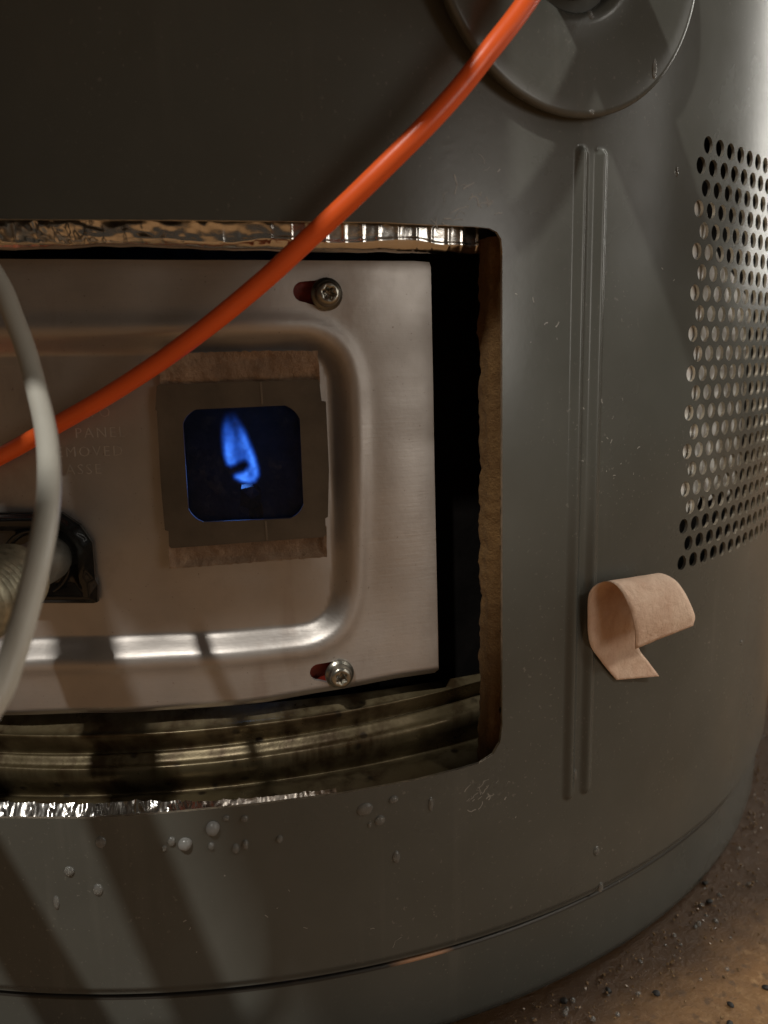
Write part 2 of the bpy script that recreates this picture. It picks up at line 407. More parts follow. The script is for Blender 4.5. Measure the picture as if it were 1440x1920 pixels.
# jacket: one sheet with the hatch opening, the perforated air inlet and two pressed ribs
hatch = round_poly([(-34, 0.2092), (13.05, 0.2086), (13.05, 0.0800), (-34, 0.0775)], [0, 0, 0, 0])
hp = [(-19.623,0.07739),(-17.356,0.07702),(-15.177,0.07697),(-10.435,0.07712),(-6.433,0.07775),(-1.332,0.07823),(3.620,0.07838),(7.627,0.07872),(10.248,0.07930),(11.616,0.07976),(12.494,0.08141),(12.956,0.08419),(13.095,0.08875)]
ht = [(12.991,0.20409),(12.926,0.20660),(12.673,0.20805),(12.237,0.20877),(11.381,0.20898),(8.667,0.20904),(6.539,0.20925),(-2.591,0.20932),(-6.953,0.20964),(-11.378,0.21023),(-14.969,0.21082)]
hatch = [(-30, 0.2085), (-30, 0.0785)] + hp + ht
LP, RP = 17.95, 19.33
def rib_h(X, Y):
    h = np.zeros_like(X)
    for c in (LP, RP):
        du = np.abs(X - c) * (math.pi / 180 * RT); z0, z1 = 0.0640, 0.2262
        dz = np.maximum(np.maximum(z0 - Y, Y - z1), 0); d = np.hypot(du, dz)
        h = np.maximum(h, 0.0013 * (0.5 + 0.5 * np.cos(np.pi * np.clip(d / 0.0024, 0, 1))))
    du = np.abs(X - (LP + RP) / 2) * (math.pi / 180 * RT)
    return h
PT, HR = 1.36, 0.00218
holes = [hatch]; hole_c = []
for r in range(22):
    z = 0.1795 - 0.0580 + (21 - r) * 0.005345
    for c in range(24):
        th = 27.97 + PT * (c + (0.5 if r % 2 == 0 else 0)); hole_c.append((th, z))
        k = HR / RT * 180 / math.pi
        holes.append([(th + k * math.cos(2 * math.pi * i / 16), z + HR * math.sin(2 * math.pi * i / 16)) for i in range(16)])
ZJ0, ZJ1 = 0.0286, 1.25
gp = []
for z in [0.0294, 0.0299, 0.0304, 0.0316, 0.036, 0.045] + [0.055 + 0.008 * i for i in range(32)] + [0.33 + 0.06 * i for i in range(15)]:
    st = 0.5 if z < 0.033 else 1.5 if z < 0.33 else 4   # the ribs get their own fine points
    gp += [(x, z) for x in np.arange(-179, 179.1, st)]
n_rib = len(gp)
for x in np.arange(LP - 0.75, RP + 0.76, 0.09):
    gp += [(x + 0.001, z + 0.0003) for z in list(np.arange(0.0605, 0.0668, 0.0006)) + list(np.arange(0.0672, 0.2232, 0.0013)) + list(np.arange(0.2235, 0.2300, 0.0006))]
outer = [(x, ZJ0) for x in np.arange(-180, 180.1, 0.5)] + [(x, ZJ1) for x in np.arange(180, -180.1, -4.0)]
# keep plain grid points out of the perforation
gp = [g for k_, g in enumerate(gp) if k_ >= n_rib or not (LP - 0.9 < g[0] < RP + 0.9 and 0.058 < g[1] < 0.232)]
gp = [g for g in gp if not (27.0 < g[0] < 61.5 and 0.119 < g[1] < 0.237)]
SX = 180 / (math.pi * RT)
def to2(l): return [(x / SX, y) for x, y in l]
P2, T2 = cdt_sheet(to2(outer), [to2(h) for h in holes], to2(gp), 0.0007)
P2 = P2 * np.array([SX, 1.0])
def jack_h(X, Y):
    lip = -0.0011 * (1 - sstep((Y - ZJ0) / 0.003))
    return rib_h(X, Y) + lip
jacket = thick_sheet('jacket', P2, T2, cylmap(RT, jack_h), 0.0008, [M_paint, M_rim], heater, 1, (0.002, 1e-5))
top = grid_mesh('jacket_top', [[cp(a, ZJ1 - 0.001 + 0.03 * (1 - (r / RT) ** 2), r) for a in range(0, 361, 6)] for r in (0.249, 0.22, 0.15, 0.08, 0.001)], M_paint, heater)

# base ring under the seam
prof = [(0.2435, 0.0), (0.2440, 0.0012), (0.2464, 0.0022), (0.2470, 0.005), (0.2474, 0.012), (0.2474, 0.022), (0.2475, 0.0256), (0.2474, 0.0262), (0.2470, 0.0265), (0.2440, 0.0262)]
base = lathe('base_ring', prof[:7], Matrix.Identity(4), M_paint, heater, 240)
lathe('ring_edge', prof[6:], Matrix.Identity(4), M_edge, base, 240)

# dark carcass seen through the openings
def band(name, r, t0, t1, z0, z1, mat, parent, n=60, k=8, rf=None):
    return grid_mesh(name, [[cp(t0 + (t1 - t0) * i / n, z0 + (z1 - z0) * j / k, rf(t0 + (t1 - t0) * i / n, z0 + (z1 - z0) * j / k) if rf else r) for i in range(n + 1)] for j in range(k + 1)], mat, parent)
chamber = band('chamber_wall', 0.2215, 7.5, 30, 0.03, 0.30, M_soot_hole, heater, 24)
band('chamber_wall', 0.2215, -60, -14.5, 0.03, 0.30, M_soot_hole, heater, 24)
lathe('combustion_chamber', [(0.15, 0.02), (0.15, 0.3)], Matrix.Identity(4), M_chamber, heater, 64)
lathe('chamber_lid', [(0.249, 0.30), (0.1, 0.30)], Matrix.Identity(4), M_soot_hole, heater, 64)
band('inner_shell', 0.236, 22, 75, 0.03, 0.30, M_soot_hole, heater, 40)
def liner_r(th, z):
    g = sstep((th - 28.0) / 8.0)
    return 0.24875 - 0.0095 * g + 0.0003 * snoise((th * 0.3, z * 40, 1), 1) - 0.0015 * sstep((0.134 - z) / 0.012) - 0.001 * sstep((z - 0.222) / 0.006)
def liner_z(th, v):
    z0 = 0.1345 + 0.004 * snoise((th * 0.5, 2, 0), 1); z1 = 0.2195 + 0.003 * snoise((th * 0.5, 9, 0), 1) - 0.0015 * max(0, th - 29)
    return z0 + (z1 - z0) * v
grid_mesh('liner_sheet', [[cp(t, liner_z(t, j / 24), liner_r(t, liner_z(t, j / 24))) for t in np.arange(26.6, 44, 0.4)] for j in range(25)], M_liner, heater)

# fibreglass blanket edge on the right of the hatch
rows = []
for j in range(140):
    z = 0.0745 + (0.2075 - 0.0745) * j / 139
    rin = 0.2408 - 0.0014 * snoise((0, 0, z), 120) - 0.0010 * snoise((3, 0, z), 420) - 0.0016 * sstep((0.10 - z) / 0.02)
    row = []
    for k in range(13):
        u = k / 12; r = 0.2490 + (rin - 0.2490) * u
        th = 13.1 - 0.5 * sstep(u * 3) + 0.12 * snoise((r, 1, z), 330) + 0.08 * snoise((r, 2, z), 900) + 0.35 * max(0, u - 0.85) / 0.15
        row.append(cp(th, z, r))
    row += [cp(15.0, z, rin), cp(24, z, rin)]
    rows.append(row)
grid_mesh('fibreglass_edge', rows, M_glassfibre, heater)

# foil faced blanket above the hatch, scrim threads raised
ft = [(-18.128,0.20647),(-12.408,0.20550),(-8.372,0.20555),(-5.744,0.20544),(-1.823,0.20459),(3.561,0.20413),(9.372,0.20421),(12.230,0.20402),(13.741,0.20395)]
ft = sorted(ft)
fx = [p[0] for p in ft]; fy = [p[1] for p in ft]
thr = []; t = -31.0
while t < 14: thr.append(t); t += random.uniform(0.75, 1.12)
def foil_pt(th, v):
    zb = float(np.interp(th, fx, fy)); zt = 0.222
    wr = max(0.0, min(1.0, (4 - th) / 8))                              # crumpled towards the left
    if v < 0.72: z = zt + (zb + 0.0022 - zt) * v / 0.72; r = 0.2462 - 0.0022 * v
    else:
        a = (v - 0.72) / 0.28 * math.pi * 0.75; z = zb + 0.0022 - 0.0022 * math.sin(a); r = 0.2446 - 0.0022 * (1 - math.cos(a)) 
    d = min(abs(th - x) for x in thr) * 0.00436
    h = (0.00026 + 0.0002 * snoise((th * 1.7, z * 150, 11), 1)) * (1 - 0.55 * wr) * math.exp(-(d / 0.00035) ** 2)
    for zl in (0.2062, 0.2148): h += 0.00028 * math.exp(-((z - zl - 0.0004 * math.sin(th)) / 0.00035) ** 2)
    n1 = snoise((th * 0.8, z * 230, 0), 1); n2 = snoise((th * 2.2, z * 800, 5), 1); n3 = abs(snoise((th * 0.9 + z * 250, z * 420, 8), 1))
    r += h + (0.00010 + 0.0003 * wr) * n1 + (0.00004 + 0.00016 * wr) * n2 - wr * 0.0004 * n3
    r -= 0.0018 * sstep((th - 10.5) / 2.0)
    return cp(th, z + 0.0003 * n1, min(r, 0.2488))
grid_mesh('foil_blanket', [[foil_pt(t, j / 46) for t in np.arange(-30.5, 13.2, 0.085)] for j in range(47)], M_foil, heater)
# crumpled foil lying along the lower lip
lp = [(-20.898,0.07815),(-15.565,0.07864),(-13.090,0.07853),(-10.688,0.07842),(-9.201,0.07886),(-7.738,0.07893),(-6.005,0.07827),(-3.689,0.07782),(-1.356,0.07768),(1.012,0.07772),(3.429,0.07749)]
lx = [p[0] for p in lp]; ly = [p[1] for p in lp]
hx_ = [p[0] for p in hp]; hy_ = [p[1] for p in hp]
def lip_pt(th, v):
    zt = float(np.interp(th, lx, ly)); zb = float(np.interp(th, hx_, hy_)) - 0.0012
    z = zb + (zt - zb) * v
    n = snoise((th * 2.2, z * 300, 3), 1) + 0.6 * snoise((th * 5.5 + z * 900, z * 500, 4), 1)
    return cp(th, z + 0.0002 * snoise((th * 6, 0, v), 1), 0.2486 - 0.0026 * v + 0.0007 * n - 0.0005 * abs(n))
grid_mesh('foil_lip', [[lip_pt(t, j / 10) for t in np.arange(-17, 3.2, 0.07)] for j in range(11)], M_foil, heater)

# ridged, stained skirt below the burner door
SK = [(0.2250, [(-18.797,0.09086),(-11.211,0.09183),(-4.114,0.09195),(3.035,0.09231),(8.730,0.09272),(14.149,0.09168)]),
      (0.2285, [(-18.258,0.08814),(-10.931,0.08906),(-4.050,0.08913),(2.897,0.09030),(8.417,0.09111),(13.650,0.09084)]),
      (0.2318, [(-17.695,0.08783),(-10.628,0.08851),(-3.959,0.08852),(2.785,0.08979),(8.139,0.09117),(13.199,0.09248)]),
      (0.2262, [(-18.888,0.08163),(-11.315,0.08249),(-4.228,0.08291),(2.914,0.08464),(8.586,0.08595),(13.970,0.08728)]),
      (0.2290, [(-18.376,0.08186),(-11.039,0.08246),(-4.142,0.08268),(2.821,0.08452),(8.344,0.08580),(13.575,0.08712)]),
      (0.2315, [(-17.996,0.08013),(-10.842,0.08054),(-4.093,0.08086),(2.723,0.08278),(8.123,0.08400),(13.230,0.08542)]),
      (0.2345, [(-17.495,0.07982),(-10.572,0.08000),(-4.009,0.08041),(2.620,0.08197),(7.872,0.08300),(12.829,0.08469)]),
      (0.2338, [(-17.723,0.07638),(-10.715,0.07665),(-4.079,0.07738),(2.611,0.07891),(7.910,0.07972),(12.917,0.08132)]),
      (0.2280, [(-18.953,0.06989),(-11.414,0.07082),(-4.354,0.07186),(2.733,0.07295),(8.359,0.07366),(13.698,0.07477)]),
      (0.2325, [(-18.120,0.07096),(-10.953,0.07170),(-4.197,0.07262),(2.592,0.07305),(7.981,0.07342),(13.081,0.07420)]),
      (0.2370, [(-17.343,0.07150),(-10.522,0.07206),(-4.055,0.07288),(2.455,0.07310),(7.619,0.07331),(12.490,0.07377)]),
      (0.2420, [(-16.587,0.06997),(-10.110,0.07039),(-3.930,0.07139),(2.294,0.07153),(7.224,0.07152),(11.861,0.07162)])]
ths = np.arange(-30, 24.01, 0.4)
cols = []
for t in ths:
    ctl = []
    for r, l in SK:
        r = r if r in (0.2250, 0.2420) else 0.2308 + 0.58 * (r - 0.2308)
        xs_ = [p[0] for p in l]; c2 = np.polyfit(xs_, [p[1] for p in l], 2); tt = min(max(xs_[0], t), xs_[-1] + 0.6)
        ctl.append((r, float(np.polyval(c2, tt))))
    cols.append([cp(t, p[1], p[0]) for p in catmull(ctl, 6)])
grid_mesh('ridged_skirt', [[cols[i][j] for i in range(len(ths))] for j in range(len(cols[0]))], M_skirt, heater)

# burner door: pressed steel plate with a recessed panel
RD = 0.232
d_bot = [(10.871,0.09672),(8.153,0.09668),(4.569,0.09592),(2.631,0.09543),(-0.550,0.09432),(-5.607,0.09400),(-9.749,0.09378),(-12.563,0.09345),(-17.509,0.09254),(-22.179,0.09147)]
d_top = [(-17.812,0.20568),(-13.957,0.20517),(-9.408,0.20460),(-4.998,0.20411),(0.303,0.20378),(5.510,0.20370),(9.771,0.20392),(10.666,0.20373)]
d_rt = [(10.766,0.20262),(10.778,0.17707),(10.790,0.15017),(10.840,0.12178),(10.916,0.09867)]
door_out = d_bot[::-1][0:0] + [(-24, d_top[0][1])] + d_top + d_rt + d_bot + [(-24, d_bot[-1][1])]
st_top = [(-14.519,0.18707),(-6.833,0.18673),(-2.348,0.18668),(2.054,0.18644),(3.445,0.18560),(4.432,0.18304),(5.001,0.17873),(5.200,0.17197)]
st_rt = [(5.179,0.15834),(5.005,0.13827),(4.830,0.12588),(4.611,0.12034),(4.091,0.11560),(3.112,0.11244),(1.824,0.11125)]
st_bot = [(-0.328,0.11105),(-3.584,0.11103),(-9.826,0.11085),(-14.510,0.11039),(-16.951,0.10992),(-21.484,0.10914)]
st_all = [tuple(p) for p in catmull(st_top + st_rt + st_bot, 6)]
panel_poly = [(-22, st_top[0][1])] + st_all + [(-22, st_bot[-1][1])]
K = math.pi / 180 * RD
pp = [(x * K, z) for x, z in panel_poly]
WSTEP, DSTEP = 0.0036, 0.0038
zb_x = [p[0] for p in sorted(d_bot)]; zb_y = [p[1] for p in sorted(d_bot)]
def door_h(X, Y):
    xx = X * K; ins = in_np(pp, xx, Y); d = dist_np(pp, xx, Y); d = np.where(ins, d, -d)
    h = -DSTEP * sstep((d + 0.0016) / (WSTEP + 0.0016))
    h += 0.0007 * np.exp(-((d + 0.0030) / 0.0022) ** 2)                # slight rolled shoulder
    zb = np.interp(X, zb_x, zb_y); e = np.clip((zb + 0.0032 - Y) / 0.0032, 0, 1); h -= 0.0030 * e ** 2
    h += 0.00025 * np.sin(X * 0.9 + 40 * Y) + 0.0002 * np.sin(X * 0.37 - 90 * Y)
    return h
win = [(-4.673,0.17056),(2.631,0.17089),(2.565,0.14161),(-4.813,0.14211)]
slot1 = [(4.243,0.19609)][0]; slot2 = [(4.133,0.10159)][0]
s1c = [(2.882,0.19672)][0]; s2c = [(2.839,0.10235)][0]
def slot_poly(c, s, r1=0.0023, r2=0.0034):
    (x0, z0), (x1, z1) = c, s; n = 10; out = []
    for i in range(n + 1):
        a = math.pi / 2 + math.pi * i / n; out.append((x0 + r1 / K * math.cos(a), z0 + r1 * math.sin(a)))
    for i in range(n + 1):
        a = -math.pi / 2 + math.pi * i / n; out.append((x1 + r2 / K * math.cos(a), z1 + r2 * math.sin(a)))
    return out
slots = [slot_poly(s1c, slot1), slot_poly(s2c, slot2)]
gp = []
for i, x in enumerate(np.arange(-23.8, 11.2, 0.2)):
    gp += [(x, z) for z in np.arange(0.085, 0.2005, 0.0006)]
def tok(l): return [(x * K, y) for x, y in l]
P2, T2 = cdt_sheet(tok(door_out), [tok(win)] + [tok(s) for s in slots], tok(gp), 0.00035)
P2 = P2 / np.array([K, 1.0])
door = thick_sheet('burner_door', P2, T2, cylmap(RD, door_h), 0.0011, [M_galv, M_galv], heater, 1, (0.003, 1e-5))
# red seal seen through the keyhole slots
for s in (s1c, s2c):
    mesh('red_seal', [cp(s[0] + a, s[1] + b_, RD - 0.0026) for a, b_ in ((-1.4, -0.005), (2.6, -0.005), (2.6, 0.005), (-1.4, 0.005))], [(0, 1, 2, 3)], M_red, door)
# torx-drive screws
def screw(c, rot):
    mw = frame_at(cp(c[0], c[1], RD + 0.0002), cp(c[0], 0, 1.0))
    R0 = 0.0029; seg = 48; P = []
    def star(k): a = 2 * math.pi * k / seg + rot; return 0.00125 + 0.00028 * math.cos(6 * a)
    for r, h in ((0.0037, 0.0), (0.0038, 0.0004), (0.0036, 0.0008), (R0 + 0.0002, 0.0010), (R0, 0.0014), (R0, 0.0022), (R0 * 0.96, 0.0029), (R0 * 0.86, 0.0034), (R0 * 0.7, 0.0036), (R0 * 0.52, 0.0036)):
        P.append([mw @ Vector((r * math.cos(2 * math.pi * k / seg), r * math.sin(2 * math.pi * k / seg), h)) for k in range(seg)])
    for f, h in ((1.0, 0.00345), (0.97, 0.0014), (0.3, 0.0012), (0.0, 0.0012)):
        P.append([mw @ Vector((f * star(k) * math.cos(2 * math.pi * k / seg), f * star(k) * math.sin(2 * math.pi * k / seg), h)) for k in range(seg)])
    return grid_mesh('screw', P, M_screw, door, closed_u=True)
screw(slot1, 0.2); screw(slot2, 0.5)
# pressed warning lettering
def lettering(txt, right, size, zt, th_right):
    cu = bpy.data.curves.new('lettering', 'FONT'); cu.body = txt; cu.size = size; cu.align_x = 'RIGHT'; cu.extrude = 0.00006; cu.space_character = 1.25; cu.resolution_u = 2; cu.offset = -0.00006
    o = bpy.data.objects.new('tmp_text', cu); sc.collection.objects.link(o); bpy.context.view_layer.update()
    me = bpy.data.meshes.new_from_object(o.evaluated_get(bpy.context.evaluated_depsgraph_get())); bpy.data.objects.remove(o)
    vs = []
    for v in me.vertices:
        th = th_right + v.co.x / (K * RD / RD); z = zt + v.co.y
        h = float(door_h(np.array([th]), np.array([z]))[0]); vs.append(cp(th, z, RD + h + 0.00006 + v.co.z))
    fs = [tuple(p.vertices) for p in me.polygons]; bpy.data.meshes.remove(me)
    return vs, fs
AV, AF = [], []
for txt, (thr_, zz) in (('TO', [(-8.838,0.16887)][0]), ('PANEL', [(-8.049,0.16406)][0]), ('REMOVED', [(-8.277,0.15958)][0]), ('ASSE', [(-9.674,0.15531)][0])):
    vs, fs = lettering(txt, True, 0.0036, zz, thr_); b0 = len(AV); AV += vs; AF += [tuple(i + b0 for i in f) for f in fs]
mesh('lettering', AV, AF, M_letter, door, smooth=False)

# viewport: felt gasket, oxidised frame, dark glass
VF = (-1.9, 0.2306)
fr_out = [(-0.01563,0.17593),(-0.01524,0.17629),(0.02200,0.17636),(0.02236,0.17585),(0.02269,0.17127),(0.02371,0.17111),(0.02384,0.15463),(0.02311,0.14279),(0.02244,0.14242),(0.02240,0.13822),(0.02172,0.13771),(-0.01517,0.13692),(-0.01576,0.13748),(-0.01561,0.14119),(-0.01646,0.14150),(-0.01651,0.15378),(-0.01608,0.17024),(-0.01643,0.17050)]
fr_hole = round_poly([(-0.01032,0.17018),(0.01728,0.17055),(0.01718,0.14282),(-0.01054,0.14304)], 0.0034)
gp = [(x, z) for x in np.arange(-0.03, 0.035, 0.002) for z in np.arange(0.11, 0.18, 0.002)]
P2, T2 = cdt_sheet(fr_out, [fr_hole], gp, 0.0006)
vp = thick_sheet('viewport_frame', P2, T2, planemap(*VF), 0.0010, [M_frame, M_frame], heater)
fm = planemap(*VF)
def pl(u, z, off=0.0): return Vector(fm(np.array([u]), np.array([z]), off)[0])
for a, b_ in ([(0.00846,0.17624),(0.00854,0.17096)], [(0.00777,0.14250),(0.00790,0.13765)]):
    d = 0.00022
    mesh('seam_line', [pl(a[0] - d, a[1], .00012), pl(a[0] + d, a[1], .00012), pl(b_[0] + d, b_[1], .00012), pl(b_[0] - d, b_[1], .00012), pl(a[0] - d, a[1], -.0002), pl(a[0] + d, a[1], -.0002), pl(b_[0] + d, b_[1], -.0002), pl(b_[0] - d, b_[1], -.0002)], [(0, 3, 2, 1), (0, 1, 5, 4), (1, 2, 6, 5), (2, 3, 7, 6), (3, 0, 4, 7)], M_tick, vp, smooth=False)
hx2 = np.array(fr_hole); (ux, zx) = hx2.min(0) - 0.002; (ux1, zx1) = hx2.max(0) + 0.002
mesh('glass_pane', [pl(u, z, o) for o in (-0.0016, -0.0034) for u, z in ((ux, zx), (ux1, zx), (ux1, zx1), (ux, zx1))], [(0, 1, 2, 3), (7, 6, 5, 4), (0, 4, 5, 1), (1, 5, 6, 2), (2, 6, 7, 3), (3, 7, 4, 0)], M_glass, vp, smooth=False)
def felt(name, poly, off, fuzz, seed, droop=0.0, tuck=0):
    # top edge list and bottom edge list, both left to right
    topl, botl = poly; n = 70; k = 12; rows = []
    for j in range(k + 1):
        v = j / k; row = []
        for i in range(n + 1):
            u = i / n
            a = np.array([np.interp(u, np.linspace(0, 1, len(topl)), [p[q] for p in topl]) for q in (0, 1)]); b_ = np.array([np.interp(u, np.linspace(0, 1, len(botl)), [p[q] for p in botl]) for q in (0, 1)])
            p = a + (b_ - a) * v; edge = min(v, 1 - v, u * 5, (1 - u) * 5)
            o = off * sstep(edge / 0.22) + 0.0007 * snoise((p[0], p[1], seed), 260) * min(1, edge * 6) + 0.0004 * snoise((p[0], p[1], seed), 900) + droop * snoise((p[0] * 0.6, p[1], seed + 5), 120) * min(1, edge * 5)
            if tuck: o -= 0.0016 * sstep(((v if tuck > 0 else 1 - v) - 0.72) / 0.2)
            row.append(pl(p[0] + fuzz * snoise((u * 9, v, seed), 3), p[1] + fuzz * snoise((u * 11, v, seed + 2), 3), o))
        rows.append(row)
    return grid_mesh(name, rows, M_felt, vp)
felt('felt_gasket', ([(-0.01580,0.13957),(-0.00515,0.13980),(0.00786,0.13992),(0.02269,0.14023)], [(-0.01614,0.13178),(-0.00567,0.13197),(0.00745,0.13230),(0.02239,0.13254)]), -0.0012, 0.0003, 1, 0.0, -1)
felt('felt_gasket', ([(-0.01424,0.18325),(-0.00223,0.18346),(0.01020,0.18342),(0.02233,0.18314)], [(-0.01512,0.17515),(-0.00278,0.17516),(0.00976,0.17518),(0.02252,0.17532)]), -0.0006, 0.0004, 7, 0.0012, 1)

# black pipe seal, seal ring, gas tube with threaded nut
PS = (-10.5, 0.2304)
seal = [(-0.03085,0.14688),(-0.00680,0.14637),(-0.00243,0.14311),(0.00014,0.13867),(-0.00008,0.12966),(0.00044,0.12815),(0.00000,0.12365),(-0.00096,0.12339),(-0.01643,0.12368),(-0.03383,0.12400)]
sc_c = [(-0.01364,0.13426)][0]
sm = planemap(*PS)
gp = [(x, z) for x in np.arange(-0.03, 0.03, 0.0012) for z in np.arange(0.08, 0.18, 0.0012)]
P2, T2 = cdt_sheet(seal, [], gp, 0.0004)
sl = seal
def seal_map(X, Y, off):
    d = dist_np(sl, X, Y); ins = in_np(sl, X, Y); d = np.where(ins, d, 0)
    h = 0.0022 * sstep(d / 0.0012) - 0.0018 * sstep((d - 0.0022) / 0.003)
    a = math.radians(PS[0]); n = np.array([math.sin(a), -math.cos(a), 0]); t = np.array([math.cos(a), math.sin(a), 0])
    return n * (PS[1] + off + h)[:, None] + X[:, None] * t + np.stack([0 * Y, 0 * Y, Y], 1)
ps = thick_sheet('pipe_seal', P2, T2, seal_map, 0.0012, [M_black, M_black], heater)
nrm = Vector((math.sin(R_(PS[0])), -math.cos(R_(PS[0])), 0))
cen = Vector(sm(np.array([sc_c[0]]), np.array([sc_c[1]]), 0.0)[0])
mw = frame_at(cen, nrm)
lathe('seal_ring', [(0.0060, 0.0002), (0.0082, 0.0006), (0.0085, 0.0012), (0.0082, 0.0016), (0.0076, 0.0013), (0.0070, 0.0004)], mw, M_black, ps, 48)
g0 = cen + nrm * 0.0002; tp = [(-0.05257,-0.22694,0.13546),(-0.05445,-0.23693,0.13555),(-0.05560,-0.24708,0.13544),(-0.05676,-0.25826,0.13531),(-0.05825,-0.26841,0.13494)]
gt = tube('gas_tube', catmull([cen - nrm * 0.006] + [Vector(p) for p in tp], 8), 0.0056, M_grip, heater, 32)
a0, a1 = Vector(tp[2]) + (Vector(tp[1]) - Vector(tp[2])) * 0.35, Vector(tp[4]); ax = (a1 - a0).normalized(); mw = frame_at(a0, ax)
pr = [(0.0056, 0.0), (0.0068, 0.0003)]
for i in range(10): pr += [(0.0080, 0.0010 + 0.0020 * i), (0.0081, 0.0014 + 0.0020 * i), (0.0069, 0.0021 + 0.0020 * i), (0.0068, 0.0024 + 0.0020 * i)]
lathe('thread_nut', pr + [(0.0056, 0.0225)], mw, M_thread, gt, 48)

# pilot burner hood behind the glass
ph = [(-0.00594,-0.20930,0.14746),(-0.00277,-0.20968,0.14809),(-0.00061,-0.21041,0.14605),(-0.00106,-0.21094,0.14294),(-0.00369,-0.21074,0.14187),(-0.00647,-0.21006,0.14308)]
c0 = Vector((sum(p[0] for p in ph) / 6, sum(p[1] for p in ph) / 6, sum(p[2] for p in ph) / 6))
vs = [Vector(p) for p in ph] + [Vector(p) + Vector((0, 0.008, 0)) for p in ph] + [c0 + Vector((0, -0.0008, 0))]
mesh('pilot_hood', vs, [(i, (i + 1) % 6, (i + 1) % 6 + 6, i + 6) for i in range(6)] + [((i + 1) % 6, i, 12) for i in range(6)], M_blacksteel, heater, smooth=False)
tube('pilot_tube', [c0 + Vector((0.001, 0.002, -0.002)), c0 + Vector((0.002, 0.002, -0.02)), c0 + Vector((0.004, 0.004, -0.05))], 0.002, M_blacksteel, heater, 12)

# round trim collar with a pipe stub inside
CT = 16.7; zc = 0.2697
cw = frame_at(Vector((0.2528 * math.sin(R_(CT)), -0.2528 * math.cos(R_(CT)), zc)), (math.sin(R_(CT)), -math.cos(R_(CT)), 0))
RC = 0.0366
pr = [(RC - 0.0008, -0.0030), (RC + 0.0001, -0.0012), (RC + 0.0002, -0.0002), (RC - 0.0003, 0.0003), (RC - 0.0012, 0.0005), (RC - 0.004, 0.0005), (0.024, 0.0002), (0.0180, -0.0001), (0.0158, -0.0006), (0.0150, -0.0014), (0.0146, -0.0030), (0.0145, -0.02)]
col = lathe('trim_collar', pr, cw, M_paint, heater, 128)
lathe('hole_backing', [(0.0145, -0.018), (0.0, -0.018)], cw, M_soot_hole, heater, 48)  # black disc, the hole's darkness put into its colour
lathe('pipe_stub', [(0.0120, -0.016), (0.0120, 0.0), (0.0118, 0.030), (0.0118, 0.062), (0.0, 0.062)], cw, M_soot_hole, heater, 48)
# unseen gas valve, box, pipes and hose, added to cast shade bands
def block(name, x0, x1, d0, d1, z0, z1, mat, parent):
    bm = bmesh.new(); bmesh.ops.create_cube(bm, size=1)
    for v in bm.verts: v.co = Vector((x0 + (v.co.x + .5) * (x1 - x0), -(d0 + (0.5 - v.co.y) * (d1 - d0)), z0 + (v.co.z + .5) * (z1 - z0)))
    bmesh.ops.bevel(bm, geom=bm.edges[:], offset=0.005, segments=2, affect='EDGES')
    me = bpy.data.meshes.new(name); bm.to_mesh(me); bm.free(); me.materials.append(mat); return link(bpy.data.objects.new(name, me), parent)
valve = block('unseen_gas_valve', -0.10, 0.022, 0.238, 0.302, 0.274, 0.42, M_valve, heater)
block('window_shade_box', -0.090, -0.024, 0.300, 0.326, 0.263, 0.33, M_valve, valve)  # unseen box added to shade the viewing window
lathe('valve_knob', [(0.0, 0.03), (0.016, 0.03), (0.018, 0.027), (0.018, 0.0)], frame_at((-0.055, -0.302, 0.36), (0, -1, 0)), M_black, valve, 40)
tube('stripe_caster', catmull([(-0.099, -0.275, 0.30), (-0.0892, -0.2845, 0.2475), (-0.0808, -0.2922, 0.2167), (-0.0700, -0.3020, 0.1780), (-0.0597, -0.3119, 0.1394), (-0.0540, -0.3170, 0.1180), (-0.0490, -0.3215, 0.0990)], 6), 0.0074, M_blacksteel, heater, 24)  # unseen pipe added to cast a shadow stripe at lower left
tube('stripe_caster', catmull([(-0.17, -0.27, 0.30), (-0.125, -0.283, 0.213), (-0.1035, -0.2877, 0.163), (-0.0929, -0.2902, 0.1377), (-0.0832, -0.2927, 0.1147), (-0.0755, -0.2948, 0.0965)], 6), 0.0078, M_blacksteel, heater, 24)  # second unseen pipe, added for the stripe farther left
tube('shade_hose', catmull([(-0.1290, -0.4604, 0.4055), (-0.1071, -0.459, 0.4090), (-0.0908, -0.4564, 0.4087), (-0.0606, -0.4473, 0.4098), (-0.03, -0.4313, 0.4117), (0.06, -0.39, 0.42), (0.18, -0.33, 0.46), (0.24, -0.20, 0.52), (0.23, -0.06, 0.60)], 8), 0.021, M_blacksteel, heater, 24)  # unseen hose added to shade the lower middle of the jacket

tube('floor_shade_pipe', [(-0.0300, -0.3990, 0.3125), (-0.0055, -0.3965, 0.3125), (0.017, -0.3935, 0.3125), (0.12, -0.379, 0.3125), (0.26, -0.30, 0.33), (0.30, -0.16, 0.40)], 0.0075, M_blacksteel, heater, 20)  # unseen pipe added to throw a shadow band on the floor

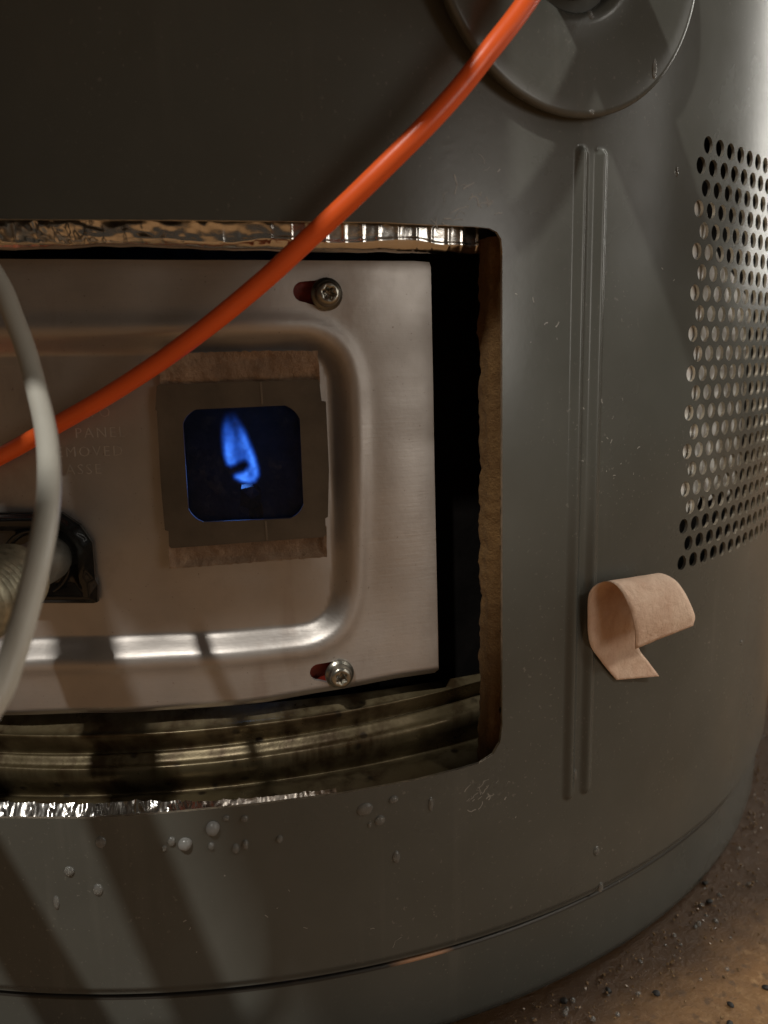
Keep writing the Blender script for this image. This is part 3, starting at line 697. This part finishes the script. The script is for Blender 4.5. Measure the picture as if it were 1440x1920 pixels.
# scratches: fine scored lines in the enamel
def scratches(name, seeds):
    V, Fc = [], []
    for (th, z, n, sp, ln_) in seeds:
        for _ in range(n):
            x = th + random.gauss(0, sp); y = z + random.gauss(0, sp * 0.0036); a = random.choice([random.uniform(0, 6.28), random.gauss(0.6, 0.3)]); L = random.uniform(0.2, 1) * ln_; ww = random.uniform(0.00006, 0.00017)
            for s in range(4):
                x2, y2 = x + math.cos(a) * L / 4 / 0.00436, y + math.sin(a) * L / 4
                px, py = -math.sin(a) * ww / 0.00436, math.cos(a) * ww
                b0 = len(V); V += [cp(x - px, y - py, RT + .00005), cp(x2 - px, y2 - py, RT + .00005), cp(x2 + px, y2 + py, RT + .00005), cp(x + px, y + py, RT + .00005)]; Fc.append((b0, b0 + 1, b0 + 2, b0 + 3))
                x, y, a = x2, y2, a + random.gauss(0, 0.5)
    o = mesh(name, V, Fc, M_scratch, jacket, smooth=False); tag(o, kind='stuff'); return o
SC = []
for (th, z), n, sp, L in zip([(11.839,0.21353),(10.791,0.21477),(9.903,0.21064),(12.145,0.21970),(11.787,0.07114),(10.915,0.07026),(12.677,0.06960),(20.915,0.15426),(19.521,0.16816),(15.642,0.18396),(14.411,0.19366),(-1.660,0.05270),(25.023,0.19978),(4.532,0.03600),(21.108,0.03415),(15.305,0.06536),(-6.011,0.05313)], (7, 6, 8, 4, 10, 7, 4, 12, 9, 3, 3, 4, 2, 2, 2, 2, 4), (.5, .5, .5, .4, .5, .6, .5, 1.2, 1.2, 1.0, .9, 1.4, .8, 1, 1.4, 1.2, 1.6), (.004, .005, .0035, .003, .0035, .003, .003, .0012, .0012, .0014, .0016, .0012, .0015, .004, .001, .001, .001)): SC.append((th, z, n, sp, L))
scratches('scratch_marks', SC)

# ------------------------------------------------------------------ flame
FD = 0.2030
def flame(polyp, depth_pts):
    poly = polyp; A = np.array(poly); lo = A.min(0); hi = A.max(0); st = 0.0004
    gpts = [(x, y) for x in np.arange(lo[0], hi[0], st) for y in np.arange(lo[1], hi[1], st)]
    P2, T2 = cdt_sheet(poly, [], gpts, st * 0.4)
    d = dist_np(poly, P2[:, 0], P2[:, 1]); W = 0.0019
    hgt = 0.0016 * np.sqrt(np.clip(d / W, 0, 1) * (2 - np.clip(d / W, 0, 1)))
    v = (P2[:, 1] - lo[1]) / (hi[1] - lo[1])
    nz = np.array([0.78 + 0.42 * snoise((x * 1.0, z * 0.45, 0), 420) + 0.12 * snoise((x, z, 3), 900) for x, z in P2])
    edge = np.clip(d / 0.0019, 0, 1)
    core = (1 - 0.26 * sstep((d - 0.0015) / 0.0022)) * np.clip(nz, 0.3, 1)
    tip = 1 - 0.96 * sstep((v - 0.52) / 0.46)
    heat = edge ** 1.3 * core * tip
    fmz = planemap(-1.9, 0.2130)
    F1 = fmz(P2[:, 0], P2[:, 1], hgt); F2 = fmz(P2[:, 0], P2[:, 1], -hgt); n = len(P2)
    me = bpy.data.meshes.new('pilot_flame'); me.from_pydata(np.vstack([F1, F2]).tolist(), [], [tuple(int(i) for i in t) for t in T2] + [tuple(int(i + n) for i in t[::-1]) for t in T2])
    at_ = me.color_attributes.new('glow_level', 'FLOAT_COLOR', 'POINT'); hh = np.concatenate([heat, heat]); at_.data.foreach_set('color', np.stack([hh, hh, hh, np.ones_like(hh)], 1).ravel().astype(np.float32))
    me.polygons.foreach_set('use_smooth', [True] * len(me.polygons)); me.materials.append(M_flame); me.update()
    return link(bpy.data.objects.new('pilot_flame', me))
def grow(poly, e):
    A = np.array(poly); B = np.roll(A, -1, 0) - np.roll(A, 1, 0); s = np.sign(sum(A[i - 1][0] * A[i][1] - A[i][0] * A[i - 1][1] for i in range(len(A))))
    N = np.stack([B[:, 1], -B[:, 0]], 1) * s; N /= np.linalg.norm(N, axis=1)[:, None]; return [tuple(p) for p in A + N * e]
fo = flame(grow([(-0.00220,0.16855),(-0.00295,0.16540),(-0.00331,0.16193),(-0.00317,0.15773),(-0.00242,0.15431),(-0.00109,0.15354),(0.00048,0.15419),(0.00163,0.15485),(0.00275,0.15494),(0.00284,0.15409),(0.00195,0.15313),(0.00026,0.15277),(-0.00104,0.15212),(-0.00084,0.15083),(0.00077,0.14976),(0.00228,0.14926),(0.00393,0.14875),(0.00552,0.14969),(0.00660,0.15136),(0.00658,0.15364),(0.00590,0.15651),(0.00498,0.15994),(0.00379,0.16335),(0.00232,0.16646),(0.00138,0.16899),(-0.00047,0.17015)], 0.00055), None)
gl = lamp('flame_glow', 'POINT', (-0.0075, -0.200, 0.150), (0, 0, 0), 0.0034, (0.12, 0.35, 1.0), 0.004)
tag(fo, 'bright blue gas flame burning behind the small dark viewing window', 'flame')

# ------------------------------------------------------------------ cables
oc = [(-0.08899,-0.21411,0.15071),(-0.07417,-0.21978,0.15479),(-0.06106,-0.22487,0.16048),(-0.05278,-0.22745,0.16454),(-0.04465,-0.23000,0.16864),(-0.03382,-0.23478,0.17409),(-0.02074,-0.24161,0.18141),(-0.00846,-0.24822,0.18922),(0.00304,-0.25358,0.19751),(0.01074,-0.25667,0.20380),(0.01923,-0.25976,0.21072),(0.02757,-0.26173,0.21800),(0.03487,-0.26263,0.22462),(0.04132,-0.26239,0.23111),(0.04782,-0.26196,0.23861),(0.05361,-0.26053,0.24537),(0.05897,-0.25894,0.25264),(0.06722,-0.25562,0.26586),(0.07444,-0.25338,0.28329)]
o = tube('orange_cable', catmull(oc, 6), 0.00204, M_orange, None, 24)
tag(o, 'bright orange round cable sweeping diagonally across the heater front behind the white cord', 'cable')
wc = [(-0.07802,-0.23001,0.23716),(-0.06516,-0.23938,0.22055),(-0.05483,-0.24779,0.20683),(-0.04815,-0.25388,0.19680),(-0.04542,-0.25756,0.19070),(-0.04278,-0.26132,0.18407),(-0.04049,-0.26602,0.17764),(-0.03784,-0.27286,0.17114),(-0.03604,-0.27928,0.16603),(-0.03465,-0.28673,0.16064),(-0.03416,-0.29286,0.15605),(-0.03456,-0.29792,0.15088),(-0.03558,-0.30190,0.14544),(-0.03699,-0.30588,0.13974),(-0.03906,-0.30864,0.13443),(-0.04398,-0.31101,0.12884),(-0.05469,-0.31104,0.12526),(-0.07141,-0.30846,0.12497)]
o = tube('white_cord', catmull(wc, 6), 0.00190, M_white, None, 24)
tag(o, 'off-white curved cord hanging in front of the burner door at the left edge', 'cord')

# ------------------------------------------------------------------ curled paper strip
Lp = [(0.09244,-0.23325,0.09334),(0.08921,-0.23429,0.09683),(0.08595,-0.23583,0.10092),(0.08218,-0.23791,0.10620),(0.08094,-0.23865,0.11284),(0.08106,-0.23924,0.12062),(0.08382,-0.24030,0.12356),(0.08584,-0.24330,0.12384),(0.08823,-0.24511,0.12016),(0.09028,-0.24542,0.11436),(0.09187,-0.24376,0.10623)]
Rp = [(0.10740,-0.22863,0.09112),(0.10441,-0.22847,0.09515),(0.10059,-0.22964,0.09972),(0.09965,-0.22994,0.10364),(0.10011,-0.22974,0.11062),(0.10051,-0.23043,0.11870),(0.10319,-0.23264,0.12255),(0.10743,-0.23457,0.12086),(0.11039,-0.23595,0.11645),(0.11267,-0.23598,0.11120),(0.11272,-0.23541,0.10799)]
Lc = catmull(Lp, 6); Rc = catmull(Rp, 6); rows = []
for a, b_ in zip(Lc, Rc): rows.append([(lambda q: q + Vector((0.3, -0.8, 0.1)) * 0.00035 * (snoise(q, 90) + 0.6 * snoise(q, 240)))(Vector(a + (b_ - a) * k / 14)) for k in range(15)])
o = grid_mesh('curled_paper_strip', rows, M_paper)
sd = o.modifiers.new('thickness', 'SOLIDIFY'); sd.thickness = 0.00016; sd.offset = 0
tag(o, 'curled peach-tan paper strip stuck to the grey jacket beside the perforated grille', 'paper strip')

# ------------------------------------------------------------------ water beads on the jacket
def drop(th, z, w_, h_, t_, label, group='water beads on the heater jacket', r0=RT):
    vs = []; fs = []; n = 14; k = 6
    nx = random.uniform(-.15, .15)
    for i in range(k + 1):
        a = math.pi / 2 * i / k
        for j in range(n):
            b_ = 2 * math.pi * j / n
            x = math.cos(a) * math.cos(b_) * w_ * (1 + 0.08 * math.sin(2 * b_ + nx * 9)); y = math.cos(a) * math.sin(b_) * h_ - 0.12 * h_ * math.sin(a); q = math.sin(a) * t_
            vs.append(cp(th + x / 0.00436, z + y, r0 + q - 0.00002))
    for i in range(k):
        for j in range(n):
            a0 = i * n + j; b0 = i * n + (j + 1) % n; fs.append((a0, b0, b0 + n, a0 + n))
    o = mesh('water_drop', vs, fs, M_drop); o.data.materials[0] = M_drop if t_ > 0.00125 else M_clear
    c = cp(th, z, r0); o.data.transform(Matrix.Translation(-c)); o.location = c
    return tag(o, label, 'water drop', group)
DR = [([(-3.707,0.07316)][0], 1.5, 1.7, 1.1, 'biggest round pale water bead just under the foil lip casting a small shadow'),
      ([(-5.241,0.06966)][0], 1.5, 1.5, 1.1, 'second large pale water bead lower left of the biggest one'),
      ([(-5.937,0.07056)][0], .85, 1.1, .6, 'small water bead touching the left of the second large bead'),
      ([(-6.369,0.06873)][0], .6, .8, .4, 'faint tiny water bead farthest left in the cluster under the foil lip'),
      ([(-3.862,0.06861)][0], .75, .95, .6, 'small water bead directly below the biggest bead'),
      ([(-2.565,0.06735)][0], .85, 1.2, .6, 'lower of the two neighbouring small beads right of the cluster'),
      ([(-2.036,0.06823)][0], .75, 1.2, .6, 'upper right of the two neighbouring small beads right of the cluster'),
      ([(-2.962,0.07550)][0], .7, .7, .4, 'tiny bead under the hatch edge above and right of the biggest bead'),
      ([(-2.003,0.07494)][0], .9, .8, .45, 'small wide bead under the hatch edge, right of the tiny one'),
      ([(-0.183,0.06867)][0], .8, .9, .5, 'lone small bead right of the cluster on plain enamel'),
      ([(4.608,0.07341)][0], 1.9, 1.5, .55, 'wide flat pale bead below the right part of the hatch'),
      ([(5.444,0.06974)][0], 1.2, 1.2, .55, 'round flat bead lower right of the wide flat one'),
      ([(4.853,0.06906)][0], .45, .7, .35, 'speck of water between and below the two flat beads'),
      ([(6.282,0.07467)][0], 1.1, .9, .45, 'small oval bead up by the hatch edge right of the wide flat one'),
      ([(8.503,0.07157)][0], .7, 1.7, .4, 'tall thin runnel of water near the scratches under the hatch corner'),
      ([(6.353,0.05885)][0], .9, 1.6, .45, 'tall dim bead alone on the enamel below the flat beads'),
      ([(-11.631,0.06347)][0], 1.1, 1.2, .6, 'round dim bead at lower left on the lit stripe'),
      ([(-10.155,0.05847)][0], 1.1, 1.4, .5, 'bead on the edge of the dark stripe, right of the lower left bead'),
      ([(-12.554,0.05500)][0], .7, 1.7, .4, 'long faint bead lowest on the left lit stripe'),
      ([(-9.735,0.07099)][0], 1.1, 1.4, .5, 'faint bead inside the dark stripe under the foil lip'),
      ([(20.460,0.04285)][0], .9, 1.4, .45, 'tilted faint bead low on the right half of the jacket'),
      ([(20.946,0.03047)][0], .9, 1.5, .45, 'faint bead just above the seam on the right'),
      ([(18.430,0.06901)][0], .7, 1.7, .5, 'teardrop running between the two pressed ribs near their foot'),
      ([(25.556,0.22563)][0], .4, 1.1, .4, 'thin droplet left of the top of the perforated grille'),
      ([(38.081,0.08550)][0], .5, 1.0, .4, 'bright droplet right of the paper strip near the jacket edge')]
for c, a, b_, t_, lab in DR: drop(c[0], c[1], a * .0011, b_ * .0011, t_ * .0013, lab)
# drops clinging to the collar
for (u, z), a, b_, lab in (([(0.00546,0.25386)][0], .0015, .0018, 'water bead hanging under the dark hole of the round collar'), ([(0.02355,0.24567)][0], .0009, .0026, 'long water bead on the right edge of the round collar'), ([(0.00532,0.23435)][0], .0008, .0007, 'tiny bead at the lowest point of the round collar rim')):
    th = CT + math.degrees(math.atan2(u, 0.2528)); r0 = math.hypot(0.2530, u)
    drop(th, z, a, b_, 0.0007, lab, 'water beads on the round collar', r0 - (0.0012 if z > 0.25 and abs(u) < .01 else 0.0))

# ------------------------------------------------------------------ grit on the floor
cb = [(0.0769,-0.2385),(0.1219,-0.2492),(0.1355,-0.2453),(0.1181,-0.2545),(0.1400,-0.2094),(0.1439,-0.2006),(0.1037,-0.2411),(0.0904,-0.2382)]
labs = ['black grit crumb close to the foot of the heater in the shade', 'black grit crumb on the lit floor at lower right', 'black grit crumb at the far right edge of the lit floor', 'black grit crumb at the bottom edge of the picture', 'dark crumb against the foot of the heater near the shadow corner', 'small dark crumb higher up along the foot of the heater', 'brown-black crumb in the damp band on the floor', 'dark crumb in the wet grit beside the heater foot']
for (x, y), lab in zip(cb, labs):
    bm = bmesh.new(); bmesh.ops.create_icosphere(bm, subdivisions=2, radius=0.0010)
    for v in bm.verts: v.co *= 1 + 0.5 * snoise(v.co + Vector((x * 99, y * 77, 0)), 700); v.co.z *= 0.6
    me = bpy.data.meshes.new('grit_crumb'); bm.to_mesh(me); bm.free(); me.materials.append(M_chip)
    o = link(bpy.data.objects.new('grit_crumb', me)); o.location = (x, y, fz(x, y)); o.rotation_euler.z = random.uniform(0, 6)
    tag(o, lab, 'grit crumb', 'dark grit crumbs on the floor')
V, Fc = [], []
def grain(x, y, r):
    b0 = len(V); z = fz(x, y)
    q = [Vector((1, 0, 0)), Vector((0, 1, 0)), Vector((-1, 0, 0)), Vector((0, -1, 0)), Vector((0, 0, 1)), Vector((0, 0, -1))]
    rot = Matrix.Rotation(random.uniform(0, 6), 3, Vector((random.random(), random.random(), random.random() + .1)).normalized())
    V.extend(Vector((x, y, z + r * 0.4)) + rot @ (p * r * random.uniform(0.6, 1.2)) for p in q)
    Fc.extend((b0 + a, b0 + b_, b0 + c) for a, b_, c in ((0, 1, 4), (1, 2, 4), (2, 3, 4), (3, 0, 4), (1, 0, 5), (2, 1, 5), (3, 2, 5), (0, 3, 5)))
for _ in range(700):
    a = R_(random.uniform(0, 80)); rr = 0.2475 + abs(random.gauss(0, 0.012)); grain(rr * math.sin(a), -rr * math.cos(a), random.uniform(0.0002, 0.0007))
for _ in range(450):
    grain(random.uniform(0.05, 0.55), random.uniform(-0.4, 0.15), random.uniform(0.0002, 0.0006))
GV, GF = [], []
def bead(x, y, r):
    b0 = len(GV); n = 8; k = 4; z = fz(x, y) - 0.0006
    for i in range(k + 1):
        a = math.pi / 2 * i / k
        for j in range(n): GV.append(Vector((x + r * math.cos(a) * math.cos(2 * math.pi * j / n), y + r * math.cos(a) * math.sin(2 * math.pi * j / n), z + r * math.sin(a))))
    for i in range(k):
        for j in range(n): GF.append((b0 + i * n + j, b0 + i * n + (j + 1) % n, b0 + (i + 1) * n + (j + 1) % n, b0 + (i + 1) * n + j))
for _ in range(50):
    a = R_(random.uniform(5, 45)); rr = 0.2485 + abs(random.gauss(0, 0.009)); bead(rr * math.sin(a), -rr * math.cos(a), random.uniform(0.0003, 0.0011))
tag(mesh('wet_glints', GV, GF, M_clear), 'tiny water beads glinting on the damp floor along the heater foot', 'water', kind='stuff')
tag(mesh('loose_sand', V, Fc, M_grit, None, smooth=False), 'damp loose sand strewn along the foot of the heater', 'sand', kind='stuff')
